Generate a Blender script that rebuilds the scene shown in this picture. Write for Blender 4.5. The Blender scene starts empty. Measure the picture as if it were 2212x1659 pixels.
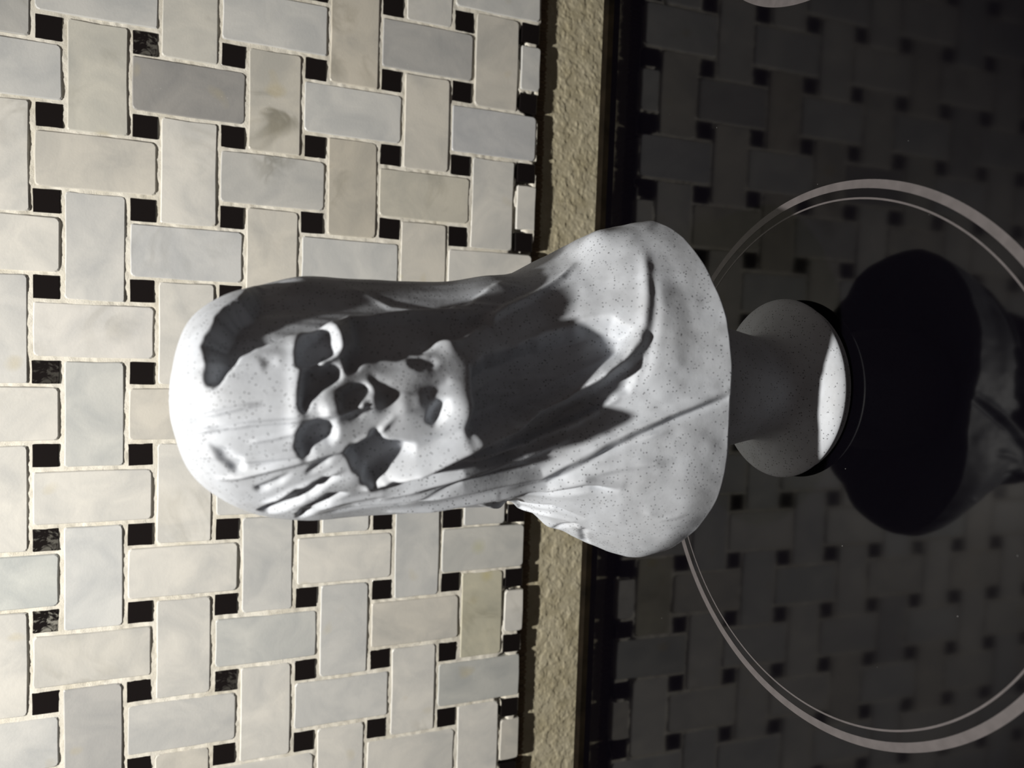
import bpy, math, random
import numpy as np
from mathutils import Matrix, Vector

scene = bpy.context.scene
COL = scene.collection

# ------------------------------------------------------------------ camera
cam_data = bpy.data.cameras.new('camera')
cam = bpy.data.objects.new('camera', cam_data)
COL.objects.link(cam)
right = Vector((0.034500, -0.340606, -0.939573)).normalized()     # the phone is held upright: image right = down in the room
down = Vector((-0.998006, -0.061464, -0.014364)).normalized()
fwd = Vector((-0.052857, 0.938195, -0.342048)).normalized()
m = Matrix((right, -down, -fwd)).transposed().to_4x4()
m.translation = Vector((0.01832, -0.38157, 0.18109))
cam.matrix_world = m
cam_data.sensor_fit = 'HORIZONTAL'
cam_data.sensor_width = 36.0
cam_data.lens = 36.0*1560.55/2212.0
cam_data.clip_start = 0.01
cam_data.dof.use_dof = True
cam_data.dof.focus_distance = 0.27
cam_data.dof.aperture_fstop = 13.0
scene.camera = cam

# ------------------------------------------------------------------ light and exposure
scene.view_settings.view_transform = 'Standard'
scene.view_settings.look = 'None'
scene.view_settings.gamma = 1.0
scene.view_settings.use_curve_mapping = False
scene.view_settings.exposure = 0.0

world = bpy.data.worlds.new('dark_kitchen')
scene.world = world
world.use_nodes = True
bg = world.node_tree.nodes['Background']
bg.inputs[0].default_value = (1.0, 0.83, 0.75, 1)
bg.inputs[1].default_value = 0.058

lamp_data = bpy.data.lights.new('hood_lamp', 'SPOT')             # the lamp of the hood above the stove
lamp_data.energy = 29.0
lamp_data.spot_size = math.radians(122)
lamp_data.spot_blend = 0.75
lamp_data.color = (1.0, 0.965, 0.90)
lamp_data.shadow_soft_size = 0.012
lamp = bpy.data.objects.new('hood_lamp', lamp_data)
lamp.location = (-0.09, -0.34, 0.71)
COL.objects.link(lamp)

# ------------------------------------------------------------------ helpers
def tag(o, label=None, cat=None, group=None, kind=None):
    if label: o['label'] = label
    if cat: o['category'] = cat
    if group: o['group'] = group
    if kind: o['kind'] = kind
    return o

def mesh_object(name, verts, faces, mat, parent=None, smooth=False):
    me = bpy.data.meshes.new(name)
    me.from_pydata([tuple(map(float, v)) for v in verts], [], faces)
    if smooth: me.polygons.foreach_set('use_smooth', [True]*len(me.polygons))
    me.update()
    o = bpy.data.objects.new(name, me)
    COL.objects.link(o)
    if mat: me.materials.append(mat)
    if parent: o.parent = parent
    return o

def grid_mesh(name, V, mat, parent=None, wrap=False, smooth=True):
    """V: (rows, columns, 3) -> one quad mesh"""
    R, Cn = V.shape[:2]
    idx = np.arange(R*Cn).reshape(R, Cn)
    if wrap: idx = np.concatenate([idx, idx[:, :1]], 1)
    a, b, c, d = idx[:-1, :-1], idx[1:, :-1], idx[1:, 1:], idx[:-1, 1:]
    F = np.stack([a, b, c, d], -1).reshape(-1, 4)
    me = bpy.data.meshes.new(name)
    me.vertices.add(R*Cn); me.vertices.foreach_set('co', V.reshape(-1).astype(np.float32))
    me.loops.add(F.size); me.loops.foreach_set('vertex_index', F.reshape(-1).astype(np.int32))
    me.polygons.add(len(F))
    me.polygons.foreach_set('loop_start', (np.arange(len(F))*4).astype(np.int32))
    me.polygons.foreach_set('loop_total', np.full(len(F), 4, np.int32))
    me.polygons.foreach_set('use_smooth', np.full(len(F), smooth))
    me.update(calc_edges=True)
    o = bpy.data.objects.new(name, me)
    COL.objects.link(o)
    me.materials.append(mat)
    if parent: o.parent = parent
    return o

def lathe(name, prof, mat, parent=None, n=160, centre=(0, 0)):
    a = np.linspace(0, 2*np.pi, n, endpoint=False)
    V = np.array([[(centre[0]+r*math.sin(t), centre[1]-r*math.cos(t), z) for t in a] for r, z in prof])
    return grid_mesh(name, V, mat, parent, wrap=True)

def value_noise(x, y, seed, octaves=1, gain=0.5):
    rng = np.random.default_rng(seed); out = 0; amp = 1; tot = 0
    for k in range(octaves):
        T = rng.random((256, 256))
        xi = np.floor(x).astype(int); yi = np.floor(y).astype(int)
        fx = x-xi; fy = y-yi
        fx = fx*fx*(3-2*fx); fy = fy*fy*(3-2*fy)
        g = lambda i, j: T[i % 256, j % 256]
        out = out+amp*((g(xi, yi)*(1-fx)+g(xi+1, yi)*fx)*(1-fy)+(g(xi, yi+1)*(1-fx)+g(xi+1, yi+1)*fx)*fy)
        tot += amp; amp *= gain; x = x*2.03+17.3; y = y*2.03+5.1
    return out/tot

def sstep(a, b, x):
    t = np.clip((x-a)/(b-a), 0, 1)
    return t*t*(3-2*t)

class Mat:
    def __init__(s, name):
        s.m = bpy.data.materials.new(name); s.m.use_nodes = True
        s.t = s.m.node_tree; s.n = s.t.nodes; s.b = s.n['Principled BSDF']
    def node(s, kind, **kw):
        n = s.n.new(kind)
        for k, v in kw.items():
            if k.startswith('i_'): n.inputs[k[2:].replace('_', ' ')].default_value = v
            else: setattr(n, k, v)
        return n
    def link(s, a, b): s.t.links.new(a, b)
    def ramp(s, src, stops):
        r = s.node('ShaderNodeValToRGB')
        e = r.color_ramp.elements
        while len(e) < len(stops): e.new(0.5)
        for k, (p, c) in enumerate(stops):
            e[k].position = p; e[k].color = (*c, 1) if len(c) == 3 else c
        s.link(src, r.inputs[0]); return r.outputs[0]
    def mix(s, fac, a, b, mode='MIX'):
        n = s.node('ShaderNodeMix', data_type='RGBA', blend_type=mode)
        for sock, v in ((n.inputs[0], fac), (n.inputs[6], a), (n.inputs[7], b)):
            if hasattr(v, 'links'): s.link(v, sock)
            elif isinstance(v, tuple): sock.default_value = (*v, 1)
            else: sock.default_value = v
        return n.outputs[2]
    def noise(s, vec, scale, detail=2, rough=0.5, dist=0.0):
        n = s.node('ShaderNodeTexNoise'); n.inputs['Scale'].default_value = scale
        n.inputs['Detail'].default_value = detail; n.inputs['Roughness'].default_value = rough
        n.inputs['Distortion'].default_value = dist
        if vec: s.link(vec, n.inputs['Vector'])
        return n.outputs['Fac']
    def bump(s, h, strength, dist):
        n = s.node('ShaderNodeBump'); n.inputs['Strength'].default_value = strength
        n.inputs['Distance'].default_value = dist; s.link(h, n.inputs['Height'])
        s.link(n.outputs[0], s.b.inputs['Normal'])
    def set(s, **kw):
        for k, v in kw.items(): s.b.inputs[k.replace('_', ' ')].default_value = v

# ------------------------------------------------------------------ materials
def marble_tile_material():
    M = Mat('honed_marble')
    oi = M.node('ShaderNodeObjectInfo'); tc = M.node('ShaderNodeTexCoord')
    cmb = M.node('ShaderNodeVectorMath', operation='SCALE'); cmb.inputs[0].default_value = (1, 1, 1)
    M.link(oi.outputs['Random'], cmb.inputs['Scale'])
    sc = M.node('ShaderNodeVectorMath', operation='MULTIPLY_ADD')
    sc.inputs[1].default_value = (1, 1, 1); sc.inputs[2].default_value = (0, 0, 0)
    mul = M.node('ShaderNodeVectorMath', operation='SCALE'); mul.inputs['Scale'].default_value = 9.7
    M.link(cmb.outputs[0], mul.inputs[0])
    M.link(tc.outputs['Object'], sc.inputs[0]); M.link(mul.outputs[0], sc.inputs[2])
    v = sc.outputs[0]
    cloud = M.noise(v, 42, 4, 0.6, 0.6)
    base = M.mix(M.ramp(cloud, [(0.32, (0.72, 0.73, 0.74)), (0.62, (1.04, 1.03, 1.02))]), (0, 0, 0), (0, 0, 0))
    tone = M.ramp(cloud, [(0.30, (0.80, 0.81, 0.83)), (0.64, (1.05, 1.04, 1.03))])
    c1 = M.mix(1.0, oi.outputs['Color'], tone, 'MULTIPLY')
    n2 = M.noise(v, 26, 3, 0.55, 1.8)                         # soft dark veins, only on the veined tiles (object alpha)
    vein = M.ramp(n2, [(0.40, (0, 0, 0)), (0.49, (1, 1, 1)), (0.505, (1, 1, 1)), (0.60, (0, 0, 0))])
    patch = M.ramp(M.noise(v, 30, 2), [(0.50, (0, 0, 0)), (0.66, (1, 1, 1))])
    vp = M.mix(1.0, vein, patch, 'MULTIPLY')
    inv = M.node('ShaderNodeMath', operation='SUBTRACT'); inv.inputs[0].default_value = 1.0
    M.link(oi.outputs['Alpha'], inv.inputs[1])
    fac = M.node('ShaderNodeMath', operation='MULTIPLY')
    M.link(vp, fac.inputs[0]); M.link(inv.outputs[0], fac.inputs[1])
    c2 = M.mix(fac.outputs[0], c1, M.mix(1.0, c1, (0.55, 0.54, 0.50), 'MULTIPLY'))
    rust = M.ramp(M.noise(v, 55, 1), [(0.72, (0, 0, 0)), (0.80, (0.35, 0.35, 0.35))])
    c3 = M.mix(rust, c2, (0.50, 0.42, 0.22))
    pit = M.node('ShaderNodeTexVoronoi', i_Scale=420.0); M.link(v, pit.inputs['Vector'])
    pm = M.ramp(pit.outputs['Distance'], [(0.0, (1, 1, 1)), (0.09, (0, 0, 0))])
    pn = M.ramp(M.noise(v, 160, 0), [(0.66, (0, 0, 0)), (0.70, (1, 1, 1))])
    pf = M.mix(1.0, pm, pn, 'MULTIPLY')
    c4 = M.mix(pf, c3, (0.80, 0.79, 0.75))
    geo = M.node('ShaderNodeNewGeometry')                    # a few yellowed stains in the stone
    for pos, rad, colr in [((-0.0103, 0.0, 0.2647), 0.0022, (0.55, 0.44, 0.1)), ((-0.1446, 0.0, 0.146), 0.0018, (0.5, 0.42, 0.12)), ((-0.1113, 0.0, 0.0536), 0.0026, (0.52, 0.47, 0.25)), ((-0.0947, 0.0, 0.0591), 0.003, (0.5, 0.5, 0.34)), ((0.0526, 0.0, 0.1065), 0.0014, (0.62, 0.6, 0.2))]:
        dn = M.node('ShaderNodeVectorMath', operation='DISTANCE'); dn.inputs[1].default_value = pos
        M.link(geo.outputs['Position'], dn.inputs[0])
        sd = M.node('ShaderNodeMath', operation='DIVIDE'); sd.inputs[1].default_value = rad*2; M.link(dn.outputs['Value'], sd.inputs[0])
        c4 = M.mix(M.ramp(sd.outputs[0], [(0.1, (.7, .7, .7)), (0.9, (0, 0, 0))]), c4, colr)
    M.link(c4, M.b.inputs['Base Color'])
    M.set(Roughness=0.42)
    M.b.inputs['Specular IOR Level'].default_value = 0.35
    M.bump(M.noise(tc.outputs['Object'], 900, 3, 0.6), 0.12, 0.0004)
    return M.m

def black_tile_material():
    M = Mat('polished_black_stone')
    oi = M.node('ShaderNodeObjectInfo'); tc = M.node('ShaderNodeTexCoord')
    n = M.ramp(M.noise(tc.outputs['Object'], 190, 4, 0.7, 0.8), [(0.50, (0, 0, 0)), (0.60, (1, 1, 1))])
    inv = M.node('ShaderNodeMath', operation='SUBTRACT'); inv.inputs[0].default_value = 1.0
    M.link(oi.outputs['Alpha'], inv.inputs[1])
    f = M.node('ShaderNodeMath', operation='MULTIPLY'); M.link(n, f.inputs[0]); M.link(inv.outputs[0], f.inputs[1])
    c = M.mix(f.outputs[0], (0.010, 0.008, 0.008), (0.32, 0.31, 0.27))
    M.link(c, M.b.inputs['Base Color']); M.set(Roughness=0.18)
    return M.m

def grout_material():
    M = Mat('sanded_grout'); tc = M.node('ShaderNodeTexCoord')
    n = M.noise(tc.outputs['Object'], 60, 4, 0.6)
    c = M.ramp(n, [(0.3, (0.66, 0.62, 0.52)), (0.6, (0.78, 0.75, 0.67))])
    M.link(c, M.b.inputs['Base Color']); M.set(Roughness=0.9)
    M.bump(M.noise(tc.outputs['Object'], 1500, 4, 0.7), 0.5, 0.0005)
    return M.m

def painted_wall_material():
    M = Mat('beige_wall_paint'); tc = M.node('ShaderNodeTexCoord')
    n = M.noise(tc.outputs['Object'], 90, 4, 0.6)
    c = M.ramp(n, [(0.3, (0.40, 0.355, 0.235)), (0.65, (0.50, 0.455, 0.33))])
    sep = M.node('ShaderNodeSeparateXYZ'); M.link(tc.outputs['Object'], sep.inputs[0])
    # bare brown board left unpainted right below the tiles
    mp = M.node('ShaderNodeMapping'); mp.inputs['Scale'].default_value = (900, 1, 60)
    M.link(tc.outputs['Object'], mp.inputs[0])
    st = M.noise(mp.outputs[0], 1.0, 3, 0.6)
    ma = M.node('ShaderNodeMath', operation='MULTIPLY_ADD'); ma.inputs[1].default_value = 0.006
    M.link(st, ma.inputs[0]); M.link(sep.outputs[2], ma.inputs[2])
    edge = M.node('ShaderNodeMath', operation='GREATER_THAN'); edge.inputs[1].default_value = BOARD_Z
    M.link(ma.outputs[0], edge.inputs[0])
    brown = M.ramp(st, [(0.35, (0.10, 0.065, 0.035)), (0.7, (0.24, 0.17, 0.10))])
    c2 = M.mix(edge.outputs[0], c, brown)
    M.link(c2, M.b.inputs['Base Color']); M.set(Roughness=0.7)
    M.bump(M.noise(tc.outputs['Object'], 700, 3, 0.6), 0.25, 0.0005)
    return M.m

def bust_material(name, dark=1.0):
    M = Mat(name); tc = M.node('ShaderNodeTexCoord')
    v = tc.outputs['Object']
    cloud = M.noise(v, 60, 4, 0.6, 0.4)
    base = M.ramp(cloud, [(0.35, (0.435*dark, 0.455*dark, 0.49*dark)), (0.62, (0.535*dark, 0.565*dark, 0.615*dark))])
    vo = M.node('ShaderNodeTexVoronoi', i_Scale=1050.0); vo.inputs['Randomness'].default_value = 1.0
    wob = M.node('ShaderNodeTexNoise'); wob.inputs['Scale'].default_value = 700
    M.link(v, wob.inputs['Vector'])
    wa = M.node('ShaderNodeVectorMath', operation='MULTIPLY_ADD'); wa.inputs[1].default_value = (0.0008, 0.0008, 0.0008)
    M.link(wob.outputs['Color'], wa.inputs[0]); M.link(v, wa.inputs[2])
    M.link(wa.outputs[0], vo.inputs['Vector'])
    dot = M.ramp(vo.outputs['Distance'], [(0.16, (1, 1, 1)), (0.26, (0, 0, 0))])
    sp = M.node('ShaderNodeSeparateColor'); M.link(vo.outputs['Color'], sp.inputs[0])
    sel = M.ramp(sp.outputs[0], [(0.30, (0, 0, 0)), (0.45, (1, 1, 1))])
    f = M.mix(1.0, dot, sel, 'MULTIPLY')
    f2 = M.mix(0.85, (0, 0, 0), f)
    c = M.mix(f2, base, (0.04, 0.04, 0.045))
    M.link(c, M.b.inputs['Base Color']); M.set(Roughness=0.55)
    M.b.inputs['Specular IOR Level'].default_value = 0.3
    M.bump(M.noise(v, 800, 3, 0.6), 0.10, 0.0004)
    return M.m

def glass_top_material():
    M = Mat('black_glass'); tc = M.node('ShaderNodeTexCoord')
    M.set(Base_Color=(0.0016, 0.0013, 0.0024, 1), Roughness=0.012)
    M.b.inputs['IOR'].default_value = 1.37
    r = M.ramp(M.noise(tc.outputs['Object'], 30, 3), [(0.3, (0.055, 0.055, 0.055)), (0.8, (0.07, 0.07, 0.07))])
    M.link(r, M.b.inputs['Roughness'])
    return M.m

def plain(name, col, rough=0.5, metal=0.0, var=0.15, scale=200, spec=0.5):
    M = Mat(name); tc = M.node('ShaderNodeTexCoord')
    c = M.ramp(M.noise(tc.outputs['Object'], scale, 3), [(0.3, tuple(x*(1-var) for x in col)), (0.7, tuple(x*(1+var) for x in col))])
    M.link(c, M.b.inputs['Base Color']); M.set(Roughness=rough, Metallic=metal)
    M.b.inputs['Specular IOR Level'].default_value = spec
    return M.m

# ------------------------------------------------------------------ measured data
P = 0.0381                                     # pitch of the mosaic: 24.3 tile + 10.6 dot + two joints
BUMPS = [
 ((17.7, -199.6, 160.1), 4.5, 2.0),
 ((3.8, -204.4, 152.8), 3.2, 2.6),
 ((2.0, -205.5, 129.7), 5.5, 3.0),
 ((2.6, -204.9, 162.1), 3.5, 1.4),
 ((-14.6, -200.0, 155.4), 5, 1.6),
 ((7.4, -204.0, 170.6), 9, 0.8),
 ((3.2, -204.7, 144.2), 5, 1.6),
 ((18.1, -197.9, 132.1), 3, 1.6),
 ((-38.9, -166.4, 87.8), 4, 1.5),
 ((34.9, -174.6, 168.3), 5, 1.0),
 ((52.4, -171.8, 77.5), 7, 2.5),
 ((11.3, -202.6, 140.9), 5, 0.6),
]
LINES = [
 ([(-5.1, -193.4, 195.1), (-3.7, -199.1, 189.7), (-2.0, -202.7, 180.8), (-1.0, -204.5, 171.2), (0.2, -205.0, 165.3), (0.8, -204.9, 160.1), (3.2, -204.5, 154.1)], 0.5, 1.0),
 ([(-0.9, -197.1, 193.0), (0.4, -200.8, 187.7), (2.0, -202.6, 182.4), (2.6, -203.3, 178.8)], 0.5, 0.7),
 ([(-10.4, -195.4, 191.0), (-11.2, -199.6, 182.3), (-9.8, -202.5, 170.6), (-8.8, -203.3, 165.3)], 0.5, 0.7),
 ([(-6.5, -201.7, 180.8), (-5.1, -203.4, 174.5), (-3.4, -204.4, 169.4)], 0.45, 0.6),
 ([(-16.5, -193.6, 187.7), (-15.4, -196.8, 183.2), (-12.8, -200.4, 175.0), (-9.4, -203.0, 164.0), (-7.5, -203.3, 156.8), (-4.0, -204.0, 150.8), (-0.4, -204.6, 147.5)], 0.8, 1.2),
 ([(-23.5, -191.4, 176.7), (-19.1, -197.0, 170.0), (-13.2, -201.1, 159.4)], 0.8, 1.0),
 ([(0.8, -205.0, 165.3), (2.0, -204.9, 160.1), (3.2, -204.5, 154.1)], 2.4, 2.2),
 ([(6.2, -204.2, 144.8), (3.8, -204.6, 145.5), (0.2, -204.8, 144.8)], 1.8, 0.35),
 ([(5.6, -204.5, 141.5), (2.0, -204.9, 140.9)], 1.8, 0.35),
 ([(20.2, -198.0, 170.6), (15.2, -201.2, 170.0), (8.6, -203.8, 170.0), (2.0, -204.7, 170.0), (-7.0, -203.5, 170.0)], 2.2, 1.0),
 ([(10.9, -203.1, 169.4), (12.6, -202.6, 164.0), (14.7, -201.4, 160.1)], 0.7, 2.2),
 ([(22.4, -196.1, 163.4), (20.6, -197.6, 161.4), (16.8, -200.2, 160.8), (13.1, -202.2, 159.4)], 2.0, 1.2),
 ([(-18.5, -197.2, 151.4), (-15.1, -199.7, 146.8), (-10.5, -202.5, 137.1), (-5.3, -204.2, 126.7), (-1.5, -194.9, 110.9), (4.4, -193.0, 96.8), (10.4, -195.9, 87.3), (16.0, -198.8, 80.8), (21.0, -200.4, 76.8)], 1.9, 7.0),
 ([(19.3, -199.9, 78.1), (25.6, -200.2, 75.5), (34.0, -197.8, 73.5), (39.8, -194.6, 72.4), (46.5, -189.8, 70.4)], 1.8, 1.0),
 ([(39.7, -195.4, 70.8), (31.0, -200.0, 72.1), (23.3, -201.6, 73.7), (14.0, -201.4, 75.0), (7.8, -199.8, 77.2)], 1.6, -0.6),
 ([(18.9, -197.0, 129.7), (23.9, -190.4, 121.3), (28.9, -185.5, 112.1), (33.8, -179.7, 100.5), (39.2, -176.6, 91.3), (43.6, -173.6, 86.0)], 1.2, 1.5),
 ([(34.9, -176.4, 154.7), (31.2, -184.3, 144.8), (29.6, -185.9, 134.6), (29.4, -185.8, 127.3), (29.3, -185.1, 110.9)], 1.0, 0.45),
 ([(25.2, -193.2, 158.8), (26.2, -191.0, 145.5), (27.3, -188.4, 131.5), (28.2, -186.3, 117.0)], 0.9, 0.4),
 ([(16.2, -192.7, 113.4), (22.2, -188.2, 101.0), (26.8, -191.6, 88.0)], 1.5, 0.7),
 ([(6.6, -202.8, 123.1), (12.7, -192.0, 106.4), (19.3, -192.9, 91.1)], 1.2, 0.7),
 ([(-24.8, -190.9, 152.8), (-21.0, -193.8, 126.1), (-18.2, -191.7, 102.0), (-8.5, -197.3, 84.9), (0.3, -202.1, 67.4), (7.0, -205.6, 50.7)], 1.5, 1.9),
 ([(-23.4, -189.1, 113.3), (-21.4, -189.6, 99.4), (-10.9, -197.6, 84.3), (-2.0, -202.3, 66.8), (5.1, -205.5, 50.1)], 1.0, -1.2),
 ([(-28.3, -185.4, 142.8), (-24.8, -188.1, 117.5), (-22.3, -189.0, 98.9), (-19.9, -194.3, 89.4), (-21.0, -197.4, 79.6)], 1.6, 1.9),
 ([(-29.0, -180.7, 113.2), (-25.1, -186.3, 97.8), (-22.4, -193.6, 87.7), (-22.6, -196.3, 80.5)], 1.0, -1.6),
 ([(-12.1, -201.6, 128.5), (-8.5, -194.8, 109.2), (-2.3, -194.7, 92.3), (4.4, -197.5, 81.9)], 1.1, 1.7),
 ([(-22.5, -193.6, 147.5), (-15.9, -198.7, 127.3), (-12.7, -194.4, 109.2), (-7.9, -194.5, 96.2)], 1.0, 1.7),
 ([(-19.9, -196.1, 146.8), (-13.6, -200.5, 127.9), (-10.8, -195.1, 110.9)], 0.9, -1.5),
 ([(-17.2, -198.4, 139.6), (-11.5, -201.7, 127.3), (-6.7, -195.3, 110.9)], 0.8, 1.1),
 ([(-25.2, -190.5, 142.8), (-18.6, -196.3, 126.7), (-15.0, -193.3, 105.8)], 0.7, -1.1),
 ([(-22.1, -194.1, 141.5), (-16.8, -197.8, 126.1), (-14.9, -194.1, 110.4)], 0.5, 0.5),
 ([(-19.3, -192.9, 93.7), (-15.3, -198.8, 79.4), (-13.3, -202.8, 66.5)], 1.2, 0.7),
 ([(-14.6, -194.6, 93.4), (-8.4, -198.6, 80.8), (-4.9, -202.2, 67.9)], 0.9, 0.5),
 ([(7.4, -197.6, 82.4), (12.6, -202.6, 70.8), (16.1, -204.8, 58.1)], 2, 0.25),
 ([(-28.1, -182.8, 116.8), (-33.2, -164.4, 97.7), (-33.4, -177.5, 92.2), (-35.2, -182.1, 85.3)], 1.0, 1.2),
 ([(-26.1, -186.2, 116.9), (-31.0, -170.0, 100.3), (-30.3, -181.8, 93.8), (-33.1, -184.9, 85.3)], 0.9, -1.0),
 ([(-39.9, -167.1, 86.0), (-38.2, -174.2, 86.5), (-35.2, -182.1, 85.3)], 0.8, -0.9),
 ([(-35.1, -181.3, 86.1), (-39.2, -179.5, 81.2), (-45.0, -170.8, 76.4)], 1.0, 0.7),
 ([(-29.9, -199.7, 58.9), (-31.6, -197.2, 65.0), (-29.4, -196.3, 70.7)], 0.7, 0.3),
 ([(-27.6, -187.8, 162.1), (-25.5, -190.0, 150.1), (-24.0, -191.8, 138.3)], 1.0, -0.7),
 ([(-26.8, -188.7, 168.9), (-23.5, -192.9, 158.1), (-20.8, -195.3, 144.2)], 1.0, 0.8),
 ([(-0.9, -186.5, 198.4), (-0.6, -194.3, 195.4), (-0.5, -198.4, 191.6)], 2.2, -1.3),
]
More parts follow.
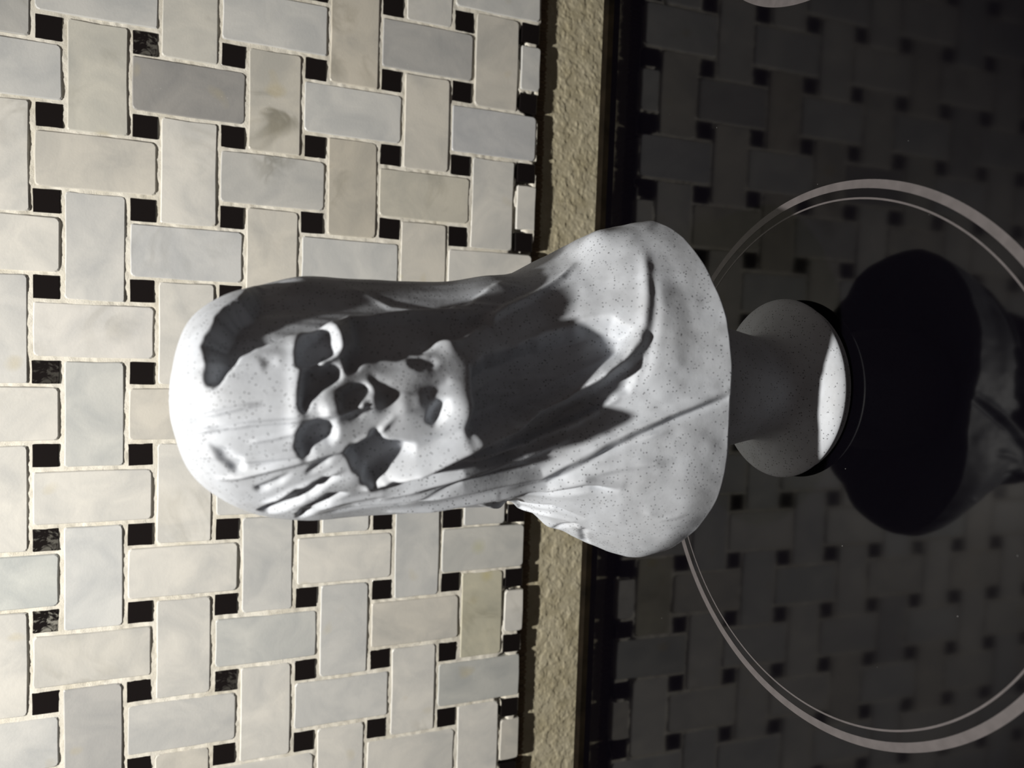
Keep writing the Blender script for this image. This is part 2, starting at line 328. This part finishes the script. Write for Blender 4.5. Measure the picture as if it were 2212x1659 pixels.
PITS = [
 ([(12.5, -197.4, 190.3), (16.3, -194.7, 191.3), (21.1, -192.8, 188.9), (25.5, -189.0, 186.7), (27.6, -187.9, 182.7), (33.0, -168.9, 178.2), (36.2, -167.0, 160.1), (40.9, -166.6, 100.2), (29.7, -185.3, 124.9), (27.7, -188.6, 139.0), (25.8, -192.2, 152.1), (25.2, -193.2, 158.8), (23.2, -195.3, 162.1), (22.0, -196.5, 164.0), (20.2, -198.0, 171.2), (18.0, -198.9, 177.2), (14.1, -199.9, 183.3), (7.9, -200.2, 188.0), (8.2, -199.2, 189.7)], 7.0, 1.4, 1.0, 1.6, (58, 95)),
 ([(16.3, -200.6, 170.0), (18.8, -199.0, 168.3), (20.6, -197.6, 164.6), (20.1, -197.9, 162.1), (17.8, -199.6, 161.4), (14.7, -201.5, 161.4), (13.7, -202.0, 162.7), (12.0, -202.8, 165.3), (10.3, -203.4, 168.3), (11.4, -202.9, 170.0), (13.6, -201.9, 170.6)], 3.2, 1.0, 0.0, 1.0, None),
 ([(9.7, -203.5, 168.9), (10.9, -203.2, 167.1), (12.0, -202.8, 163.4), (11.4, -202.9, 160.8), (9.2, -203.7, 160.8), (7.4, -204.3, 162.7), (5.6, -204.7, 165.3), (4.4, -204.8, 167.1), (1.4, -204.9, 168.3), (2.0, -204.8, 169.4), (5.0, -204.5, 169.4)], 3.2, 1.0, 0.0, 1.0, None),
 ([(-3.4, -204.4, 169.4), (-2.3, -204.7, 168.3), (-0.4, -205.0, 165.3), (-0.4, -204.9, 162.1), (-2.9, -204.7, 161.4), (-5.3, -204.2, 161.4), (-7.1, -203.8, 162.7), (-8.2, -203.4, 165.9), (-9.9, -202.7, 168.3), (-7.6, -203.4, 169.4), (-5.2, -204.0, 170.0)], 3.2, 0.9, 0.0, 1.0, None),
 ([(3.8, -204.8, 160.8), (5.6, -204.5, 160.1), (7.4, -204.0, 157.4), (7.9, -203.7, 154.7), (6.8, -203.9, 153.4), (5.0, -204.3, 153.4), (3.8, -204.5, 155.4), (2.0, -204.7, 158.1), (2.0, -204.9, 160.1)], 1.9, 0.8, 0.0, 1.0, None),
 ([(0.8, -204.8, 158.1), (2.0, -204.7, 156.8), (1.4, -204.6, 154.7), (0.2, -204.6, 154.7), (-0.4, -204.6, 156.1), (-0.4, -204.7, 158.1)], 0.6, 0.7, 0.0, 1.0, None),
 ([(9.7, -203.1, 152.8), (9.6, -203.1, 151.4), (7.9, -203.7, 148.8), (6.2, -204.1, 149.5), (5.6, -204.1, 151.4), (7.9, -203.6, 152.8)], 0.5, 1.1, 0.0, 1.0, None),
 ([(14.0, -201.2, 142.8), (15.0, -200.5, 140.2), (14.4, -200.8, 137.1), (13.4, -201.4, 135.8), (11.9, -202.3, 137.7), (11.3, -202.6, 140.9), (12.4, -202.0, 142.8)], 0.8, 1.1, 0.0, 1.0, None),
 ([(6.2, -204.4, 139.6), (8.6, -203.7, 136.4), (9.7, -203.4, 133.4), (8.0, -204.1, 132.8), (6.2, -204.5, 135.2), (5.0, -204.6, 139.0)], 0.4, 1.1, 0.0, 1.0, None),
 ([(2.0, -205.0, 138.3), (3.8, -204.9, 136.4), (3.8, -205.1, 134.0), (2.0, -205.2, 134.0), (-0.5, -205.1, 135.2), (-2.3, -204.8, 137.1), (-1.1, -204.9, 139.0)], 1.7, 0.9, 0.0, 1.0, None),
 ([(-8.1, -203.2, 158.1), (-7.0, -203.5, 156.8), (-5.8, -203.6, 152.8), (-3.4, -204.1, 150.8), (-5.8, -203.6, 150.1), (-7.0, -203.4, 146.8), (-7.6, -203.5, 142.2), (-9.9, -202.6, 142.2), (-13.6, -200.7, 144.8), (-16.1, -199.0, 147.5), (-18.5, -197.2, 150.8), (-17.1, -198.3, 152.8), (-14.1, -200.3, 154.1), (-13.1, -200.9, 156.1), (-10.4, -202.3, 156.8)], 4.0, 1.0, 0.0, 1.0, None),
 ([(-26.5, -185.8, 178.2), (-22.6, -193.0, 174.5), (-19.6, -196.6, 170.0), (-15.4, -200.1, 163.4), (-14.8, -200.3, 160.1), (-18.3, -198.0, 162.7), (-21.9, -194.8, 167.1), (-26.1, -189.0, 172.3), (-27.5, -185.0, 176.1)], 2.0, 0.7, 0.0, 1.0, None),
 ([(-27.4, -187.7, 168.9), (-23.6, -193.1, 165.3), (-20.6, -196.0, 160.8), (-20.9, -195.5, 157.4), (-23.6, -193.1, 161.4), (-26.9, -188.8, 165.3), (-29.6, -183.4, 168.3)], 1.8, 0.6, 0.0, 1.0, None),
 ([(-18.6, -195.5, 179.2), (-16.4, -198.3, 175.1), (-14.6, -200.0, 171.2), (-17.0, -198.2, 173.4), (-19.7, -194.9, 178.2)], 1.0, 0.7, 0.0, 1.0, None),
 ([(-14.3, -200.6, 167.7), (-12.2, -201.8, 165.9), (-9.9, -202.7, 161.4), (-12.2, -201.8, 163.4), (-14.3, -200.7, 166.5)], 1.3, 0.6, 0.0, 1.0, None),
 ([(-7.7, -198.1, 189.2), (-8.1, -199.4, 186.6), (-11.2, -199.6, 182.3), (-13.2, -198.6, 181.8), (-14.4, -197.3, 183.7), (-11.6, -197.8, 186.5)], 1.5, 1.0, 0.0, 1.0, None),
 ([(-4.7, -204.7, 128.5), (-1.1, -205.2, 127.3), (5.6, -204.6, 126.7), (12.3, -201.6, 126.1), (14.4, -197.9, 121.3), (20.0, -189.3, 102.3), (25.4, -191.1, 89.8), (26.6, -194.6, 83.7), (23.3, -198.2, 80.0), (18.5, -198.7, 80.7), (16.3, -198.1, 82.0), (10.4, -194.4, 90.9), (3.2, -192.9, 103.6), (-1.6, -199.7, 118.2), (-4.6, -204.1, 125.5)], 5.5, 2.2, 0.0, 1.0, None),
 ([(23.1, -195.1, 156.8), (19.5, -198.1, 156.1), (16.6, -200.0, 156.1), (14.7, -201.3, 158.8), (11.4, -202.8, 158.8), (11.4, -202.7, 156.8), (13.5, -201.6, 154.1), (14.0, -201.2, 148.8), (15.0, -200.6, 142.8), (15.9, -199.8, 139.0), (19.0, -197.2, 135.2), (18.9, -197.1, 130.9), (24.3, -189.4, 118.3), (26.4, -187.7, 117.7), (25.7, -190.6, 137.1), (24.5, -193.3, 150.8)], 2.5, 1.2, 0.0, 1.0, None),
 ([(-16.6, -198.7, 146.1), (-11.6, -201.9, 135.8), (-9.1, -202.1, 124.3), (-7.1, -195.1, 110.3), (-3.0, -193.6, 100.2), (3.3, -194.5, 90.8), (12.2, -198.1, 82.2), (16.4, -200.9, 76.2), (11.9, -200.3, 77.0), (6.0, -198.7, 79.2), (2.5, -196.4, 84.7), (-1.9, -194.9, 91.1), (-4.8, -193.9, 100.3), (-8.6, -195.0, 109.8), (-11.2, -201.1, 124.3), (-15.2, -199.8, 137.7)], 1.6, 0.9, 0.0, 1.0, None),
 ([(-38.1, -179.3, 83.2), (-37.6, -181.4, 82.2), (-45.3, -170.8, 75.7), (-45.3, -170.8, 75.7), (-44.4, -170.0, 77.7)], 1.6, 0.6, 0.0, 1.0, None),
 ([(13.3, -201.2, 178.2), (13.5, -201.5, 175.6), (11.3, -202.4, 175.0), (10.7, -202.3, 177.2)], 0.6, 1.2, 0.0, 1.0, None),
]
DOT_SHIFT = {(4,0):(-1.07,-0.8),(3,0):(-0.62,-0.97),(2,0):(-0.13,0.12),(1,0):(-0.02,0.34),(0,0):(-0.06,0.7),(-1,0):(0.21,0.82),(-2,0):(-0.33,0.87),(-3,0):(0.01,0.98),(-4,0):(-0.12,1.07),(4,-1):(-1.19,-0.69),(3,-1):(-0.44,-0.85),(2,-1):(-0.56,-0.15),(1,-1):(0.26,0.08),(0,-1):(-0.03,0.04),(-1,-1):(-0.19,0.36),(-2,-1):(-0.3,0.54),(-3,-1):(0.32,0.39),(-4,-1):(-0.09,0.7),(4,-2):(-0.21,-0.43),(3,-2):(-0.23,-0.42),(2,-2):(-0.39,-0.4),(-2,-2):(-0.17,0.13),(-3,-2):(0.16,0.33),(-4,-2):(-0.58,0.01),(-5,-2):(-0.14,0.6),(4,-3):(-0.3,-0.36),(3,-3):(-0.01,-0.62),(2,-3):(0.55,0.37),(-3,-3):(-0.12,-0.08),(-4,-3):(-0.26,-0.01),(-5,-3):(-0.22,0.08),(4,-4):(0.17,0.02),(3,-4):(0.62,-0.25),(2,-4):(0.98,-0.59),(-3,-4):(0.35,-0.84),(-4,-4):(0.49,-0.79),(-5,-4):(0.47,0.36),(5,-5):(-1.05,-0.12),(4,-5):(0.39,0.21),(3,-5):(-0.17,0.02),(2,-5):(0.02,0.42),(-2,-5):(-1.38,-0.78),(-3,-5):(0.93,-0.84),(-4,-5):(-0.2,-0.36),(-5,-5):(0.3,-0.62)}
WALL_ROT = Matrix(((0.999997, -0.000055, -0.002621), (0.0, 0.999779, -0.021013), (0.002621, 0.021013, 0.999776)))
ZC = 0.266419                                  # cooktop level below the origin of the mosaic, along the wall
THICK = 0.0062
BOARD_Z = -ZC+0.0285

# ------------------------------------------------------------------ the wall
mat_marble, mat_black, mat_grout = marble_tile_material(), black_tile_material(), grout_material()
mat_paint = painted_wall_material()

def fine_axis(lo, hi, flo, fhi, fine, coarse):
    a = np.arange(flo, fhi+fine/2, fine)
    l = np.arange(lo, flo, coarse); h = np.arange(fhi+coarse, hi+coarse/2, coarse)
    return np.concatenate([l, a, h])

xs = fine_axis(-0.42, 0.42, -0.235, 0.245, 0.0006, 0.02)
zs = fine_axis(-ZC-0.035, 0.32, -ZC-0.014, -ZC+0.036, 0.0005, 0.02)
X, Z = np.meshgrid(xs, zs)
a = value_noise(X/0.0034, Z/0.0034, 11, 3, 0.5)
b = value_noise(X/0.0016, Z/0.0020, 12, 2)
d = value_noise(X/0.0012+0.8*a, Z/0.0042, 15, 2)
h = 0.00032*sstep(0.46, 0.60, a)+0.00016*sstep(0.5, 0.75, b)+0.00022*(1-np.abs(2*d-1))**6*sstep(0.45, 0.6, value_noise(X/0.006, Z/0.006, 13))
wall = grid_mesh('wall_back', np.stack([X, THICK+0.0004-h, Z], -1), mat_paint)
wall.matrix_world = WALL_ROT.to_4x4() @ Matrix.Translation((0, 0, ZC))
tag(wall, kind='structure')

Z_CUT = -0.2350
xs = fine_axis(-0.385, 0.385, -0.23, 0.24, 0.0009, 0.01)
zs = np.concatenate([np.arange(Z_CUT+0.0005, 0.045, 0.0009), np.arange(0.05, 0.31, 0.01)])
X, Z = np.meshgrid(xs, zs)
g = value_noise(X/0.0022, Z/0.0022, 21, 3, 0.6); g2 = value_noise(X/0.014, Z/0.014, 22, 2)
depth = 0.00062-0.0009*(g-0.5)-0.0010*(g2-0.5)
depth = np.clip(depth, 0.0003, 0.003)
# grout missing in places along the last course
miss = sstep(0.50, 0.58, value_noise(X/0.009, Z/0.005, 24, 2))*sstep(Z_CUT+0.016, Z_CUT+0.010, Z)
depth = depth+miss*0.0045
grout = grid_mesh('grout', np.stack([X, depth, Z], -1), mat_grout, wall)

def rounded_tile(name, w, h, mat, rng, z_lo=None, corner=0.0013, chip=0.0003, bev=0.00045):
    """tile face at y = 0, its back at y = THICK, wobbly hand-laid outline"""
    x0, x1, z0, z1 = -w/2, w/2, -h/2, h/2
    if z_lo is not None: z0 = max(z0, z_lo)
    pts = []
    for cx, cz, a0 in ((x1, z1, 0), (x0, z1, 90), (x0, z0, 180), (x1, z0, 270)):
        r = corner*rng.uniform(0.35, 1.5)
        ox = cx-math.copysign(r, cx); oz = cz-(r if a0 < 180 else -r)
        for k in range(3):
            t = math.radians(a0+45*k)
            pts.append((ox+r*math.cos(t)+rng.uniform(-chip, chip)*0.5, oz+r*math.sin(t)+rng.uniform(-chip, chip)*0.5))
        # a mid-side point
        nx, nz = {0: (0, z1), 90: (x0, (z0+z1)/2), 180: (0, z0), 270: (x1, (z0+z1)/2)}[a0]
        pts.append((nx+rng.uniform(-chip, chip), nz+rng.uniform(-chip, chip)))
    n = len(pts); cz = (z0+z1)/2
    ins = [(x*(1-2*bev/w), cz+(z-cz)*(1-2*bev/max(z1-z0, 1e-4))) for x, z in pts]
    V = [(x, THICK, z) for x, z in pts]+[(x, bev, z) for x, z in pts]+[(x, 0.0, z) for x, z in ins]
    F = []
    for k in range(n):
        j = (k+1) % n
        F += [(k, j, n+j, n+k), (n+k, n+j, 2*n+j, 2*n+k)]
    F.append(tuple(2*n+k for k in range(n)))
    me = bpy.data.meshes.new(name); me.from_pydata(V, [], F); me.update()
    me.materials.append(mat)
    return me

rng = random.Random(7)
TW, TL, DOT = 0.0241, 0.0483, 0.0104
horiz = [rounded_tile('marble_tile', TL, TW, mat_marble, rng) for k in range(7)]
vert = [rounded_tile('marble_tile', TW, TL, mat_marble, rng) for k in range(7)]
dots = [rounded_tile('black_accent_tile', DOT, DOT*rng.uniform(0.97, 1.03), mat_black, rng, corner=0.0003, chip=0.00012, bev=0.0002) for k in range(6)]
low = {}

def dot_shift(i, j):
    if (i, j) in DOT_SHIFT:
        return DOT_SHIFT[(i, j)]
    sx = sz = sw = 0
    for (a, b), (dx, dz) in DOT_SHIFT.items():
        w = 1.0/(((a-i)**2+(b-j)**2)**1.5+0.2)
        sx += w*dx; sz += w*dz; sw += w
    return sx/sw, sz/sw

# tones read off the photograph for cells (column, row); the fourth number is 1 - veining
GREY = (0.45, 0.45, 0.44); DARK = (0.34, 0.335, 0.325); COOL = (0.60, 0.605, 0.59); WARM = (0.62, 0.60, 0.545); PALE = (0.68, 0.67, 0.63)
TONE = {(-5, -2): (0.58, 0.58, 0.56, 1), (3, -2): (*DARK, 0.9), (4, -5): (*GREY, 0.75), (3, -1): (0.60, 0.59, 0.53, 0.2), (4, 0): (0.50, 0.50, 0.48, 0.3),
        (2, -2): (*PALE, 0.8), (2, -3): (0.52, 0.52, 0.50, 0.25), (3, -3): (0.58, 0.56, 0.50, 0.0), (3, -4): (*COOL, 1.0),
        (2, -5): (0.56, 0.54, 0.47, 0.3), (2, -4): (0.54, 0.51, 0.44, 0.2), (3, -5): (*WARM, 0.9), (3, -6): (0.53, 0.54, 0.55, 0.9),
        (1, -1): (0.62, 0.62, 0.60, 0.1), (1, -2): (0.57, 0.58, 0.58, 0.7), (0, -1): (0.68, 0.67, 0.64, 0.6), (-1, -1): (0.57, 0.58, 0.56, 1.0),
        (0, 0): (0.60, 0.60, 0.58, 0.8), (-2, -1): (*PALE, 1.0), (-3, -2): (*PALE, 1.0), (-3, -1): (0.62, 0.63, 0.62, 1), (-4, -1): (0.60, 0.59, 0.55, 0.7),
        (-5, -1): (*GREY, 1.0), (-4, -3): (0.58, 0.59, 0.57, 1), (-3, -6): (0.58, 0.58, 0.55, 0.9), (-4, -6): (0.55, 0.53, 0.42, 0.5),
        (-5, -6): (0.50, 0.51, 0.49, 1), (4, -4): (0.58, 0.55, 0.48, 0.3), (4, -2): (0.62, 0.61, 0.56, 0.6), (-3, 0): (0.56, 0.58, 0.56, 1)}
SMUDGE = {(-3, 0): 0.2, (-2, 0): 0.65, (4, -1): 0.7, (0, 0): 0.85, (-4, -2): 0.85}

def linked(me, name, col, x, y, z):
    o = bpy.data.objects.new(name, me); COL.objects.link(o)
    o.parent = wall; o.location = (x, y, z); o.color = col
    return o

for j in range(-7, 7):
    for i in range(-10, 10):
        vertical = (i+j) % 2 != 0
        if j == -7 and not vertical: continue
        s = [dot_shift(a, b) for a in (i, i+1) for b in (j, j+1)]
        dx = sum(q[0] for q in s)/4000; dz = sum(q[1] for q in s)/4000
        cx, cz = (i+.5)*P+dx, (j+.5)*P+dz
        zlo = Z_CUT-cz+rng.uniform(-0.0004, 0.0004)
        if zlo > -TL/2 and vertical:
            me = rounded_tile('marble_tile', TW-0.0003*rng.random(), TL, mat_marble, rng, z_lo=zlo)
        else:
            me = rng.choice(vert if vertical else horiz)
        t = rng.random()
        col = TONE.get((i, j))
        if col is None:
            base = PALE if t < .45 else WARM if t < .65 else COOL
            k = rng.uniform(0.95, 1.04)
            col = (base[0]*k, base[1]*k, base[2]*k, rng.choice((1, 1, 1, .9, .7)))
        o = linked(me, 'marble_tile', col, cx, rng.uniform(-0.00018, 0.00012), cz)
        if zlo <= -TL/2 or not vertical: o.rotation_euler = (0, rng.uniform(-.004, .004), 0)
for j in range(-6, 8):
    for i in range(-10, 11):
        dx, dz = dot_shift(i, j)
        o = linked(rng.choice(dots), 'black_accent_tile', (1, 1, 1, SMUDGE.get((i, j), 1.0)),
                   i*P+dx/1000, rng.uniform(0.00005, 0.0003), j*P+dz/1000)
        o.rotation_euler = (0, rng.uniform(-.02, .02), 0)

# ------------------------------------------------------------------ the stove
stove = bpy.data.objects.new('stove', None); COL.objects.link(stove)
stove.location = (0, -0.32, 0)
tag(stove, 'black glass cooktop of a stove with thin grey printed burner rings, below the tiled wall', 'stove')
def box_part(name, x0, x1, y0, y1, z0, z1, mat, bev=0.001):
    V = []
    for z, b in ((z0, 0), (z1-bev, 0), (z1, bev)):
        V += [(x0+b, y0+b, z), (x1-b, y0+b, z), (x1-b, y1-b, z), (x0+b, y1-b, z)]
    F = [(3, 2, 1, 0)]
    for r in range(2):
        for k in range(4):
            F.append((4*r+k, 4*r+(k+1) % 4, 4*r+4+(k+1) % 4, 4*r+4+k))
    F.append((8, 9, 10, 11))
    o = mesh_object(name, V, F, mat, stove)
    o.matrix_parent_inverse = stove.matrix_basis.inverted()
    return o
mat_glass = glass_top_material()
box_part('glass_top', -0.40, 0.40, -0.62, -0.0240, -0.005, 0.0, mat_glass, 0.0004)
box_part('rear_trim', -0.40, 0.40, -0.0245, -0.0188, -0.02, 0.0038, plain('dark_bronze_metal', (0.010, 0.007, 0.004), 0.8, 0.0, 0.5, 90, 0.08), 0.0006)
box_part('body', -0.39, 0.39, -0.61, -0.022, -0.12, -0.0052, plain('black_enamel', (0.01, 0.01, 0.01), 0.4))
mat_ring = plain('grey_printed_ring', (0.085, 0.076, 0.078), 0.4, 0, 0.12, 300)
def ring(cx, cy, r0, r1):
    a = np.linspace(0, 2*np.pi, 241)[:-1]
    V = [(cx+r*math.cos(t), cy+r*math.sin(t), z) for r, z in ((r0, 0.00002), (r0, 0.00008), (r1, 0.00008), (r1, 0.00002)) for t in a]
    n = 240; F = []
    for k in range(n):
        j = (k+1) % n
        for q in range(3): F.append((q*n+k, (q+1)*n+k, (q+1)*n+j, q*n+j))
        F.append((3*n+k, k, j, 3*n+j))
    o = mesh_object('burner_ring', V, F, mat_ring, stove)
    o.matrix_parent_inverse = stove.matrix_basis.inverted()
    return o
RX, RY = -0.01546, -0.18733
ring(RX, RY, 0.0884, 0.0911); ring(RX, RY, 0.0850, 0.0856)
ring(0.2254, -0.1870, 0.0820, 0.0849); ring(0.2254, -0.1870, 0.0787, 0.0793)
# crumbs of dust on the glass
V, F = [], []
for k in range(26):
    x, y = rng.uniform(-0.12, 0.14), rng.uniform(-0.29, -0.06); s = rng.uniform(0.00006, 0.00016)
    n = len(V); V += [(x-s, y, 0.0), (x+s*.5, y-s, 0.0), (x+s*.5, y+s, 0.0), (x, y, s)]
    F += [(n, n+1, n+3), (n+1, n+2, n+3), (n+2, n, n+3)]
o = mesh_object('dust', V, F, plain('pale_dust', (0.5, 0.5, 0.5), 0.9), stove)
o.matrix_parent_inverse = stove.matrix_basis.inverted(); o['kind'] = 'stuff'

# ------------------------------------------------------------------ the veiled bust
# ---- base surface of the veiled bust: key profiles (r, z) in millimetres, seen round the vertical axis
AX, AY = 2.0, -170.0
KEY_ANGLES = [0, 45, 90, 135, 180, 225, 270, 315]     # 0 = front, 90 = the viewer's right
KEYS = [  # one row per ring from crown to hem, (r, z) for each key angle
 [(0,201.0)]*8,
 [(12,199.6),(12,199.4),(12,199.2),(12,199.6),(12,200),(11,199.6),(9,199.6),(10,199.6)],
 [(24,195.8),(23.5,195.5),(20.5,195.5),(22,195.5),(23,195.5),(22,195.5),(19.5,195.5),(22,195.5)],
 [(30.5,188.5),(30,188),(26.8,188),(29,188),(31,188),(29,188),(27,188),(29.5,188)],
 [(33.5,178),(32.5,178),(31,178),(34,178),(37,178),(35,178),(32.5,178),(33,178)],
 [(35,166),(33,166),(33.8,166),(37,166),(40,166),(37,166),(34.8,166),(34.5,166)],
 [(34.5,152),(32.5,152),(34,152),(37,152),(40,152),(37,152),(34.5,152),(34,152)],
 [(35,138),(31.5,138),(34.2,138),(36,138),(38,138),(36,138),(34.2,138),(34,138)],
 [(34.6,125),(30.5,125),(35,125),(35,125),(35,125),(35,125),(33.4,125),(33,125)],
 [(25,112),(28,112),(37.5,112),(38,112),(36,112),(36,112),(33.6,112),(31,112)],
 [(23,99),(27,98),(38,99),(50,94),(40,98),(42,97),(32.5,102),(30,100)],
 [(26,86),(34,85),(43,86),(57,84),(42,84),(46,86),(38.5,91),(34,87)],
 [(31,72),(42,72),(52.5,75.5),(59,74),(42,70),(48,75),(46.5,77.5),(39.5,72)],
 [(33.5,60),(43.8,61.5),(57,66),(57,65),(40,62),(48,65),(52.2,64),(43,60)],
 [(35.4,49),(46.2,52.5),(58.6,59),(53,59),(36,58),(46,58),(51.5,56),(43,50)],
]
def smooth_keys(K, n_t, n_a):
    import numpy as np
    K = np.array(K, float)                     # ring, angle, 2
    # Catmull-Rom along t with clamped ends, then periodic cubic round the axis
    m = K.shape[0]
    t = np.linspace(0, m-1, n_t)
    i = np.minimum(t.astype(int), m-2); f = (t-i)[:, None, None]
    g = lambda k: K[np.clip(k, 0, m-1)]
    cr = lambda a, b, c, d, f: 0.5*((2*b)+(-a+c)*f+(2*a-5*b+4*c-d)*f*f+(-a+3*b-3*c+d)*f**3)
    P = cr(g(i-1), g(i), g(i+1), g(i+2), f)
    n = K.shape[1]
    a = np.linspace(0, n, n_a, endpoint=False)
    j = a.astype(int); f = (a-j)[None, :, None]
    h = lambda k: P[:, k % n]
    return cr(h(j-1), h(j), h(j+1), h(j+2), f), a/n*2*np.pi
def base_surface(n_t, n_a):
    import numpy as np
    P, a = smooth_keys(KEYS, n_t, n_a)
    r = np.maximum(P[..., 0], 0); z = P[..., 1]
    V = np.stack([AX+r*np.sin(a), AY-r*np.cos(a), z], -1)
    return V
def grid_normals(V):
    import numpy as np
    dt = np.gradient(V, axis=0)
    da = np.roll(V, -1, 1)-np.roll(V, 1, 1)
    n = np.cross(da, dt); l = np.linalg.norm(n, axis=-1, keepdims=True)
    n = n/np.maximum(l, 1e-9)
    c = V.mean((0, 1)); 
    n[0] = (0, 0, 1)
    s = np.sign((n*(V-np.array([AX, AY, 140.]))).sum(-1, keepdims=True).mean())
    return n*s

NT, NA = 620, 760
V = base_surface(NT, NA)
N = grid_normals(V)
SH = V.shape[:2]
B = V.reshape(-1, 3); NB = N.reshape(-1, 3)
D = np.zeros(len(B))
def nearest_box(pts, pad):
    lo = np.min(pts, 0)-pad; hi = np.max(pts, 0)+pad
    return np.where(((B > lo) & (B < hi)).all(1))[0]
warp = lambda s: (value_noise(ang*11+s, B[:, 2]/3.1+s, 40+s, 2)-0.5)*1.3
ang = np.arctan2(B[:, 0]-AX, AY-B[:, 1])
WX, WY = warp(1), warp(2)
for poly, depth_mm, edge, fade, power, swing in PITS:
    Q = np.array(poly); c = Q.mean(0)
    u, s, vt = np.linalg.svd(Q-c)
    ex, ey, ez = vt
    idx = nearest_box(Q, 8)
    L = B[idx]-c
    keep = (np.abs(L@ez) < (9 if swing is None else 20)) & ((NB[idx]*np.sign(NB[idx]@ez)[:, None]@ez) > -1)
    px, py = L@ex+WX[idx], L@ey+WY[idx]
    qx, qy = (Q-c)@ex, (Q-c)@ey
    inside = np.zeros(len(idx), bool); dist = np.full(len(idx), 1e9)
    for k in range(len(Q)):
        x0, y0, x1, y1 = qx[k-1], qy[k-1], qx[k], qy[k]
        cond = ((y0 > py) != (y1 > py)) & (px < (x1-x0)*(py-y0)/(y1-y0+1e-12)+x0)
        inside ^= cond
        ll = (x1-x0)**2+(y1-y0)**2+1e-9
        t = np.clip(((px-x0)*(x1-x0)+(py-y0)*(y1-y0))/ll, 0, 1)
        dist = np.minimum(dist, np.hypot(px-x0-t*(x1-x0), py-y0-t*(y1-y0)))
    sd = np.where(inside, dist, -dist)
    zt, zb = Q[:, 2].max(), Q[:, 2].min()
    fall = 1-fade*np.clip((zt-B[idx, 2])/(zt-zb), 0, 1)**power
    if swing: fall = fall*(1-sstep(math.radians(swing[0]), math.radians(swing[1]), ang[idx]))*(ang[idx] > 0)
    D[idx] -= np.where(keep, fall*depth_mm*sstep(-edge*0.8, edge, sd), 0)
def blur(F, k):
    for _ in range(k):
        F = (F+np.roll(F, 1, 1)+np.roll(F, -1, 1))/3
        P_ = np.pad(F, ((1, 1), (0, 0)), mode='edge'); F = (P_[:-2]+P_[1:-1]+P_[2:])/3
    return F
D = blur(D.reshape(SH), 3).reshape(-1)
for line, w, amp in LINES:
    Q = np.array(line); idx = nearest_box(Q, 4*w); pts = B[idx]
    best = np.full(len(idx), 1e9); tt = np.zeros(len(idx))
    seg = np.linalg.norm(np.diff(Q, axis=0), axis=1); cum = np.concatenate([[0], np.cumsum(seg)])
    for k in range(len(Q)-1):
        e = Q[k+1]-Q[k]; t = np.clip(((pts-Q[k])@e)/(e@e+1e-9), 0, 1)
        dd = np.linalg.norm(pts-Q[k]-t[:, None]*e, axis=1)
        tt = np.where(dd < best, cum[k]+t*seg[k], tt); best = np.minimum(best, dd)
    f = tt/cum[-1]; taper = np.minimum(1, np.minimum(f, 1-f)*5+0.25)
    D[idx] += amp*taper*np.exp(-(best/w)**2)
for c, r, amp in BUMPS:
    c = np.array(c); idx = nearest_box(c[None], 3*r)
    D[idx] += amp*np.exp(-(np.linalg.norm(B[idx]-c, axis=1)/r)**2)
# faint cloth unevenness everywhere
ang = np.arctan2(B[:, 0]-AX, AY-B[:, 1])
D += 0.5*(value_noise(ang*9+40, B[:, 2]/16+9, 31, 2)-0.5)+sstep(100, 85, B[:, 2])*0.8*(value_noise(B[:, 0]/7+40, B[:, 2]/9+B[:, 1]/9+60, 33, 2)-0.5)
# soft long folds over the back and sides, which the lens does not see
back = sstep(1.75, 2.3, np.abs(ang))*sstep(196, 180, B[:, 2])
D += back*1.1*np.sin(ang*13+1.5*np.sin(B[:, 2]/25))
D = blur(D.reshape(SH), 1).reshape(-1)
W3 = (B+NB*D[:, None]).reshape(*SH, 3)
# hem: rolls under into the hollow underside
hem = W3[-1]; ctr = np.array([AX, AY, 0.])
rows = [W3]
for k, (s, dz) in enumerate(((0.985, -0.9), (0.95, -1.0), (0.90, 0.4), (0.80, 3.0), (0.66, 5.5), (0.5, 7.0), (0.34, 8.0))):
    q = hem.copy(); q[:, :2] = ctr[:2]+(hem[:, :2]-ctr[:2])*s; zm = hem[:, 2].mean()
    blend = min(1, max(0, (0.95-s)/0.5)); q[:, 2] = (hem[:, 2]*(1-blend)+zm*blend)+dz
    rows.append(q[None])
W3 = np.concatenate(rows)/1000.0
mat_bust = bust_material('speckled_white_resin')
bust = bpy.data.objects.new('veiled_bust', None); COL.objects.link(bust)
bust.location = (0.0055, -0.1712, 0)
tag(bust, 'white speckled bust of a veiled figure on a round pedestal, standing on the black cooktop', 'statue')
o = grid_mesh('veiled_figure', W3, mat_bust, bust, wrap=True)
o.matrix_parent_inverse = bust.matrix_basis.inverted()
prof = [(0, .0592), (.0195, .0590), (.0225, .050), (.0228, .043), (.0222, .036), (.0205, .028), (.0190, .021), (.0182, .016), (.0184, .0125), (.0196, .0102),
        (.0225, .0088), (.0265, .0076), (.0295, .0062), (.0310, .0050), (.0316, .0040), (.0315, .0033), (.0306, .0024), (.0292, .0012), (.0284, .0003), (.0280, .0), (0, .0)]
def densify(p, k=4):
    out = []
    for i in range(len(p)-1):
        for s in range(k):
            t = s/k; a = p[max(i-1, 0)]; b = p[i]; c = p[i+1]; e = p[min(i+2, len(p)-1)]
            out.append(tuple(0.5*(2*b[q]+(-a[q]+c[q])*t+(2*a[q]-5*b[q]+4*c[q]-e[q])*t*t+(-a[q]+3*b[q]-3*c[q]+e[q])*t**3) for q in (0, 1)))
    return out+[p[-1]]
prof = [(max(r, 0), max(z, 0)) for r, z in densify(prof)]
o = lathe('pedestal', prof, mat_bust, bust, 160, (0.0065, -0.1717))
o.matrix_parent_inverse = bust.matrix_basis.inverted()
